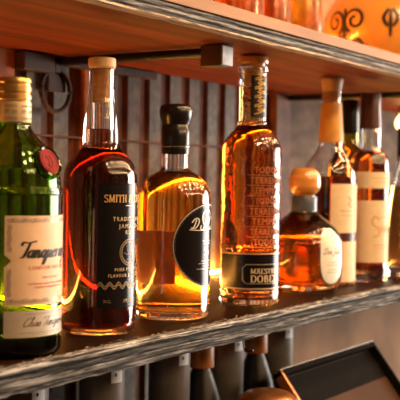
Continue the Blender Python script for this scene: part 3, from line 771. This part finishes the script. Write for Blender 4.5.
# --- tall bourbon with orange capsule and cream label
s, y0 = 605., 282.6
bx, by = 1.493, .730
t = thing('whiskey_bottle', 'tall whiskey bottle with pale cork top, orange neck wrap and cream label', 'bottle', (bx, by, 0), facing(bx, by, 48))
out = px([(0, 282.6, 1), (22, 282.6, 1), (25.4, 281.5), (26.5, 278), (26.5, 250), (26.5, 190), (26.4, 178), (25.4, 170), (22.3, 162.5), (18, 156), (14.4, 150.5), (12.5, 146), (11.9, 141), (11.2, 128), (10.2, 112), (9.6, 100), (9.6, 92, 1), (8.6, 91.5)], s, y0)
R = bottle_body(t, out, (y0 - 176) / s, .012, .003, 'clear_glass', 'brown_whiskey')
from_bm('stopper', lathe(px([(0, 91.8), (9.4, 91.8), (10.6, 84), (11.2, 80), (10.8, 79), (0, 79)], s, y0), 48), M['pale_wood'], t)
from_bm('cork', lathe(px([(0, 92), (8.0, 92), (7.6, 104), (0, 104)], s, y0), 40), M['cork'], t)
Rn = interp(spline(out)[1:])
from_bm('neck_wrap', lathe([(Rn((y0 - y) / s) + d, (y0 - y) / s) for y, d in [(103, .0003), (103, .0009), (112, .0009), (122, .0009), (132, .0009), (142, .0009), (142, .0003), (132, .0003), (122, .0003), (112, .0003)]], 64, closed=True), M['orange_cap'], t)
Rb = 26.5 / s; Z = lambda y: (y0 - y) / s
L = decal('front_label', poly2d([(-.035, -24 / s), (.035, -24 / s), (.035, 24 / s), (-.035, 24 / s)]), 'cream_paper', t, Rb, Z(207), .0001, .0003)
L2 = decal('lower_label', poly2d([(-.035, -20 / s), (.035, -20 / s), (.035, 20 / s), (-.035, 20 / s)]), 'cream_paper', t, Rb, Z(259), .0001, .0003)
decal('band', poly2d([(-.030, -.007), (.030, -.007), (.030, .007), (-.030, .007)]), 'maroon', t, Rb, Z(235), .0001, .0006)
bm = bmesh.new(); stroke(bm, [(-.004, .012), (.002, .006), (-.003, .001), (.003, -.005)], .003, .0015); stroke(bm, [(-.02, -.010), (.02, -.011)], .0009, .0009, False)
stroke(bm, [(-.016, -.018), (.016, -.018)], .0008, .0008, False)
decal('mark', bm, 'wave_ink', L, Rb, Z(203), .0005)
# --- bottle with maroon capsule
s, y0 = 589.3, 280.6
bx, by = 1.570, .6946
t = thing('whiskey_bottle', 'slim whiskey bottle with maroon capsule, clear neck and two pale labels', 'bottle', (bx, by, 0), facing(bx, by, 48))
out = px([(0, 280.6, 1), (16, 280.6, 1), (18.7, 279.4), (19.5, 276.5), (19.5, 250), (19.5, 180), (19.3, 166), (18.2, 159), (15.6, 154), (12.6, 150), (11.1, 146), (10.7, 138), (10.6, 128), (10, 118), (9.4, 108, 1), (8.4, 106)], s, y0)
R = bottle_body(t, out, (y0 - 151) / s, .016, .0026, 'clear_glass', 'whiskey')
from_bm('capsule', lathe(px([(0, 93), (9.4, 93), (10, 94), (10.0, 107), (10.2, 113), (11.2, 127.6), (11.2, 128.4), (10.7, 128.4), (9.8, 108), (8, 105), (0, 105)], s, y0), 56), M['maroon'], t)
Rb = 19.5 / s; Z = lambda y: (y0 - y) / s; hw = 1.62 * Rb
La = decal('upper_label', poly2d([(-hw, -8 / s), (hw, -8 / s), (hw, 8 / s), (-hw, 8 / s)]), 'cream_paper', t, Rb, Z(179.5), .0001, .0003)
L = decal('front_label', poly2d([(-hw, -30.5 / s), (hw, -30.5 / s), (hw, 30.5 / s), (-hw, 30.5 / s)]), 'cream_paper', t, Rb, Z(230), .0001, .0003)
bm = bmesh.new()
stroke(bm, [(-.008, .016), (-.018, .022), (-.021, .010), (-.010, .001), (-.009, -.009), (-.020, -.012)], .0035, .0018)
for k in range(5): stroke(bm, [(-.008 + k * .007, .006), (-.009 + k * .007, -.004), (-.005 + k * .007, -.001), (-.003 + k * .007, .006)], .0018, .001)
stroke(bm, [(-.018, .020), (.020, .021)], .0012, .0012, False); stroke(bm, [(-.020, -.026), (.022, -.026)], .0012, .0012, False); stroke(bm, [(-.016, -.031), (.016, -.031)], .001, .001, False)
decal('script_mark', bm, 'tan_paper', L, Rb, Z(228), .0005)
bm = bmesh.new(); stroke(bm, [(-.022, .003), (.022, .003)], .0016, .0016, False); stroke(bm, [(-.018, -.003), (.018, -.003)], .0012, .0012, False)
decal('upper_mark', bm, 'tan_paper', La, Rb, Z(179.5), .0005)
# --- dark bottle standing behind
s, y0 = 540., 270.
bx, by = 1.695, .790
t = thing('wine_bottle', 'olive glass bottle with dark capsule half hidden behind the maroon-capped bottle', 'bottle', (bx, by, 0), 0)
out = px([(0, 270, 1), (19, 270, 1), (21, 268), (21.5, 264), (21.5, 220), (21.3, 172), (19, 160), (13, 150), (9.3, 142), (8.3, 130), (7.8, 112), (7.8, 104, 1), (7, 103)], s, y0)
R = bottle_body(t, out, (y0 - 140) / s, .014, .0026, 'olive_glass', 'amber')
from_bm('capsule', lathe(px([(0, 98), (7.6, 98), (8.2, 99), (8.6, 112), (8.9, 131), (8.3, 131), (8.0, 104), (0, 102.5)], s, y0), 48), M['black_plastic'], t)
# --- bottle cut by the right edge
s, y0 = 560., 276.7
bx, by = 1.6890, .6744
t = thing('spirit_bottle', 'rounded amber bottle with tall black cap, cut off at the right edge', 'bottle', (bx, by, 0), facing(bx, by, 50))
out = px([(0, 276.7, 1), (18, 276.7, 1), (21, 275), (22, 271), (22, 255), (21.4, 235), (19.5, 215), (16.8, 195), (14, 178), (11, 166), (9.4, 160), (9, 155, 1), (8, 154)], s, y0)
R = bottle_body(t, out, (y0 - 186) / s, .02, .004, 'clear_glass', 'gold_tequila')
from_bm('cap', lathe(px([(0, 128), (9.6, 128), (10.4, 129), (10.6, 156), (9.6, 156.5), (0, 156.5)], s, y0), 56), M['black_plastic'], t)
from_bm('cap_ring', lathe(px([(9.6, 157), (10.8, 157), (10.8, 161), (9.6, 161)], s, y0), 56, closed=True), M['steel'], t)

# ------------------------------------------------------------------ on the upper shelf
ZU = .339 + .0352
bx, by = 1.872, .790
t = thing('ceramic_pot', 'large round orange glazed pot with dark painted scrolls on the upper shelf', 'pot', (bx, by, ZU), facing(bx, by, -15))
po = spline([(0, 0, 1), (.070, 0, 1), (.078, .004), (.105, .028), (.125, .060), (.132, .095), (.126, .130), (.108, .158), (.092, .170), (.096, .185), (.104, .195, 1)])
pin = [(r - .006, z) for r, z in reversed(po[3:])]
Rp = interp(po[1:])
pb = from_bm('pot_body', lathe(po + pin + [(0, .008)], 96), M['pot'], t)
bm = bmesh.new()
def spiral(cx, cy, r, f=1, a0=0, tn=1.5, th=.007):
    n = 22; r *= 1.25; stroke(bm, [(cx + r * (1 - .8 * k / n) * math.cos(a0 + f * tn * 2 * PI * k / n), cy + r * (1 - .8 * k / n) * math.sin(a0 + f * tn * 2 * PI * k / n)) for k in range(n + 1)], th, th * .8)
for q in range(6):
    c = -.44 + q * .19; bm = bmesh.new()
    spiral(c - .025, .012, .020, 1, -1.2); spiral(c + .025, .012, .020, -1, PI + 1.2)
    spiral(c - .024, -.034, .017, -1, 1.2); spiral(c + .024, -.034, .017, 1, PI - 1.2)
    stroke(bm, [(c, -.052), (c - .003, -.03), (c, -.008), (c + .002, .02), (c, .036)], .009, .007, pen=True)
    stroke(bm, [(c - .008, -.044), (c, -.038), (c + .008, -.044)], .006, .006)
    decal('painted_scroll', bm, 'pot_ink', pb, Rp, .088, .0006, .0005, vcut=.006, cut=.006); bm = bmesh.new()
    for d in (-1, 1): stroke(bm, [(c + .095 + d * .004, .03), (c + .095 + d * .013, .012), (c + .095 + d * .005, -.004)], .007, .006, pen=True)
    stroke(bm, [(c + .095, -.022), (c + .095, .0), (c + .095, .028)], .007, .005, pen=True)
    decal('painted_sprig', bm, 'pot_ink', pb, Rp, .088, .0006, .0005, vcut=.006, cut=.006)

def liqueur(x, y, r, h, nr, lm, label, cap, fill=.93, lab=None):
    t = thing('liqueur_bottle', label, 'bottle', (x, y, ZU), facing(x, y, 30), 'bottles on the upper shelf')
    o = [(0, 0, 1), (r * .85, 0, 1), (r * .96, .003), (r, .010), (r, h * .30), (r, h * .6), (r * .93, h * .67), (nr * 1.6, h * .75), (nr, h * .82), (nr, h * .96, 1), (nr * .8, h * .962)]
    Rr = bottle_body(t, o, h * fill, .010, .0025, 'clear_glass', lm, seg=48)
    from_bm('cap', lathe([(0, h * .93), (nr * .75, h * .93), (nr * .78, h * .965), (nr * 1.15, h * .966), (nr * 1.15, h), (0, h)], 32), M[cap], t)
    if lab: decal('label', poly2d([(-r * 1.1, -h * .12), (r * 1.1, -h * .12), (r * 1.1, h * .12), (-r * 1.1, h * .12)]), lab, t, r, h * .33, .0001, .0003)
liqueur(1.500, .790, .032, .27, .011, 'yellow_liq', 'yellow liqueur bottle standing just left of the scroll-painted pot', 'gold')
liqueur(1.592, .860, .034, .28, .011, 'yellow_liq', 'bright yellow bottle tucked behind the left side of the painted pot', 'black_plastic')
liqueur(1.400, .800, .037, .26, .011, 'tubby', 'red-orange bottle with dark cap, second left of the painted pot', 'black_plastic')
liqueur(1.290, .790, .040, .27, .012, 'tubby', 'wide orange bottle third left of the painted pot', 'gold')
liqueur(1.335, .890, .036, .27, .012, 'yellow_liq', 'amber bottle at the wall behind the red-orange ones on the upper shelf', 'maroon')
liqueur(1.175, .800, .038, .27, .012, 'tubby', 'leftmost orange bottle on the upper shelf, just above its tan plank', 'maroon')

t = thing('candle_lamp', 'small bright glowing lamp beside the painted pot at the right edge', 'lamp', (1.835, .655, ZU))
from_bm('lamp_base', lathe([(0, 0), (.020, 0), (.021, .004), (.012, .008), (.011, .020), (0, .020)], 40), M['copper'], t)
from_bm('lamp_bulb', lathe(spline([(0, .020, 1), (.008, .021), (.015, .030), (.017, .042), (.012, .053), (0, .057)]), 40), M['bulb'], t)
t = thing('pendant_bulb', 'warm glowing bulb hung beneath the upper shelf near the right edge', 'lamp', (2.13, .86, .339))
from_bm('socket', lathe([(0, 0), (.014, 0), (.014, -.014), (.010, -.018), (0, -.018)], 32), M['copper'], t)
from_bm('bulb_glass', lathe(spline([(0, -.018, 1), (.009, -.018), (.018, -.030), (.020, -.042), (.013, -.054), (0, -.058)]), 40), M['bulb'], t)

# ------------------------------------------------------------------ below the shelf
ZC = -.40
t = thing('back_counter', 'dark counter along the wall under the shelves, below the jars', 'counter', (0, 0, ZC))
from_bm('worktop', box_bm(X0, X1, .40, .955, -.035, 0, .003), M['shelf_top'], t, 0)
from_bm('cabinet', box_bm(X0, X1, .44, .955, -.795, -.035), M['dark_wall'], t, 0)

def jar(x, first=None):
    if first is None:
        t = thing('storage_jar', '', 'jar', (x, .80, ZC), 0)
        h = .371
        from_bm('jar_body', lathe(spline([(0, 0, 1), (.025, 0, 1), (.028, .004), (.029, .02), (.029, .20), (.029, .325), (.0285, .336), (.0265, .345), (.021, .352), (.018, h, 1), (0, h)]), 48), M['grey_ceramic'], t)
        tg = from_bm('paper_tag', wrap(poly2d([(-.0085, -.010), (.0085, -.010), (.0085, .010), (-.0085, .010)]), .029, .322, .0006, .0005, a0=math.radians(-12)), M['tag_white'], t, 0)
        decal('tag_hole', poly2d(circle_pts(.0022, 12, .7, 1)), 'black_ink', tg, .029, .322, .0012, .0001, a0=math.radians(-16))
        return t
    return dup(first, (x, .80, ZC))
def dup(root, loc):
    r = root.copy(); COL.objects.link(r); r.location = (loc[0], loc[1], loc[2] + SH)
    for ch in list(root.children):
        c = ch.copy(); COL.objects.link(c); c.parent = r
        for g in ch.children:
            d = g.copy(); COL.objects.link(d); d.parent = c
    return r
jx = [.849, .992, 1.141, 1.287, 1.445]
jl = ['grey jar with cream tag below the green gin bottle, leftmost of its row', 'grey jar with cream tag below the dark rum bottle', 'grey jar with cream tag below the golden black-stoppered bottle',
      'grey jar with cream tag below the amber embossed bottle, left of the last one', 'grey jar with cream tag nearest the tilted tray, last of its row']
J = None
for x, l in zip(jx, jl):
    j = jar(x, J); J = J or j; j['label'] = l; j['group'] = 'tagged grey jars under the shelf'
def dark_bottle(x, y, first=None):
    if first: return dup(first, (x, y, ZC))
    t = thing('dark_bottle', '', 'bottle', (x, y, ZC))
    from_bm('bottle_body', lathe(spline([(0, 0, 1), (.028, 0, 1), (.031, .003), (.032, .02), (.032, .20), (.030, .24), (.018, .28), (.0125, .30), (.012, .365, 1), (0, .365)]), 40), M['dark_glass'], t)
    from_bm('neck_seal', lathe([(.0128, .300), (.0190, .294), (.0185, .335), (.0155, .348), (.0128, .348)], 40, closed=True), M['amber_seal'], t)
    return t
dx = [(.795, .86), (.935, .86), (1.085, .87), (1.222, .80), (1.380, .80)]
dl = ['dark bottle with amber neck under the shelf at the far left', 'dark bottle with amber neck between the first two tagged jars', 'dark bottle with amber neck between the second and third tagged jars',
      'dark bottle with amber neck beside the small wire hook', 'dark bottle with amber neck left of the last tagged jar']
J = None
for (x, y), l in zip(dx, dl):
    j = dark_bottle(x, y, J); J = J or j; j['label'] = l; j['group'] = 'dark bottles under the shelf'
J = None
for (x, y), l in zip([(1.085, .69), (1.20, .675)], ['copper shaker tin at the bottom edge, the left one of two', 'copper shaker tin at the bottom edge, close to the tilted tray']):
    if J is None:
        t = thing('shaker_tin', l, 'shaker', (x, y, ZC))
        from_bm('tin_body', lathe(spline([(0, 0, 1), (.030, 0, 1), (.034, .05), (.042, .24), (.0425, .262, 1), (.040, .268), (.030, .276), (.020, .279, 1), (0, .279)]), 48), M['copper'], t)
        from_bm('tin_band', lathe([(.0425, .246), (.0440, .247), (.0440, .256), (.0425, .257)], 48, closed=True), M['steel'], t)
        J = t; j = t
    else: j = dup(J, (x, y, ZC)); j['label'] = l
    j['group'] = 'copper shaker tins'
bm = bmesh.new(); tube(bm, [(1.105, .66, -.0255), (1.105, .66, -.036), (1.106, .659, -.048), (1.105, .652, -.052), (1.105, .644, -.0495)], .0011, 8)
hk = from_bm('wire_hook', bm, M['black_iron'], lo)
from_bm('screw_plate', box_bm(1.101, 1.109, .656, .664, -.0275, -.0255), M['steel'], hk, 0)

# tilted tray
xa, xb, yt, zt = 1.256, 1.584, .700, -.1135
ln = .365; dy, dz = -.623, -.782
tr = thing('rimmed_tray', 'dark flat rectangular tray with thin shiny rim tilted up below the shelf', 'tray', (xa, yt, zt))
def slabbox(u0, u1, v0, v1, w0, w1, bevel=0, bm=None):
    """u along the shelf, v down the slope, w out of the face."""
    b = box_bm(u0, u1, v0, v1, w0, w1, bevel)
    nrm = Vector((0, dz, -dy)); dv = Vector((0, dy, dz))
    for q in b.verts: q.co = Vector((q.co.x, 0, 0)) + dv * q.co.y + nrm * q.co.z
    return join_bm(bm, b) if bm else b
W = xb - xa
from_bm('tray_floor', slabbox(0, W, 0, ln - .03, 0, .003), M['tray_floor'], tr, 0)
for a, b in ((0, .008), (ln - .038, ln - .03)): from_bm('end_rim', slabbox(0, W, a, b, 0, .017, .0015), M['matte_black'], tr, 0)
for a, b, m in ((0, .006, 'copper'), (W - .006, W, 'matte_black')): from_bm('side_rim', slabbox(a, b, 0, ln - .03, 0, .017, .0015), M[m], tr, 0)
bm = slabbox(0, W, -.0015, .0005, .0135, .0175)
from_bm('rim_trim', bm, M['steel'], tr, 0)
from_bm('rim_shade', slabbox(.008, W - .008, .010, .060, .003, .0042), M['matte_black'], tr, 0)  # black sheet stands in for the shadow inside the tray's upper end
bm = bmesh.new()
for x in (.05, W - .05): tube(bm, [(x, .014, -.02), (x, .050, ZC - zt + .001)], .005, 10)
tube(bm, [(.05, .050, ZC - zt + .006), (W - .05, .050, ZC - zt + .006)], .004, 8)
from_bm('prop_legs', bm, M['black_iron'], tr)

# ------------------------------------------------------------------ light
def area(name, loc, rot, sx, sy, e, col):
    l = bpy.data.lights.new(name, 'AREA'); l.shape = 'RECTANGLE'; l.size = sx; l.size_y = sy; l.energy = e; l.color = col
    o = bpy.data.objects.new(name, l); o.location = loc; o.rotation_euler = rot; COL.objects.link(o); return o
area('window_daylight', (4.19, -1.05, 1.4), (0, PI / 2, 0), 1.36, 2.4, 135, (1, .90, .80))
for yy, zz, x0_, st, n, en in [(-1.5, 2.15, .1, .34, 9, 6), (-2.4, 2.35, .2, .42, 9, 6), (-.30, 2.15, .5, .31, 9, 9), (.10, 2.2, .62, .31, 8, 9)]:
    for q in range(n):
        l = bpy.data.lights.new('string_bulb', 'POINT'); l.energy = en; l.color = (1, .62, .30); l.shadow_soft_size = .048
        o = bpy.data.objects.new('string_bulb', l); o.location = (x0_ + q * st, yy, zz + .05 * math.sin(q * 2.1)); COL.objects.link(o)
w = bpy.data.worlds.new('world'); SC.world = w; w.use_nodes = True
w.node_tree.nodes['Background'].inputs[0].default_value = (1, .8, .6, 1); w.node_tree.nodes['Background'].inputs[1].default_value = .3

# ------------------------------------------------------------------ camera
cd = bpy.data.cameras.new('camera'); cam = bpy.data.objects.new('camera', cd); COL.objects.link(cam); SC.camera = cam
rt = Vector((.55139996, -.8340576, .01749287)); upv = Vector((.0091761, .02703103, .99959248)); fw = Vector((.83419056, .55101473, -.0225583))
Mx = Matrix((rt, upv, -fw)).transposed().to_4x4(); Mx.translation = Vector((0, 0, SH + .171)); cam.matrix_world = Mx
cd.sensor_width = 36; cd.lens = 90; cd.clip_start = .05
cd.dof.use_dof = True; cd.dof.focus_distance = 1.12; cd.dof.aperture_fstop = 9.5

SC.view_settings.view_transform = 'Standard'; SC.view_settings.look = 'None'; SC.view_settings.gamma = 1; SC.view_settings.use_curve_mapping = False
SC.view_settings.exposure = 0.06
cy = SC.cycles
cy.max_bounces = 26; cy.transmission_bounces = 24; cy.glossy_bounces = 8; cy.diffuse_bounces = 4; cy.transparent_max_bounces = 12
cy.sample_clamp_indirect = 20; cy.use_denoising = True; cy.caustics_reflective = True; cy.caustics_refractive = True; cy.blur_glossy = .3
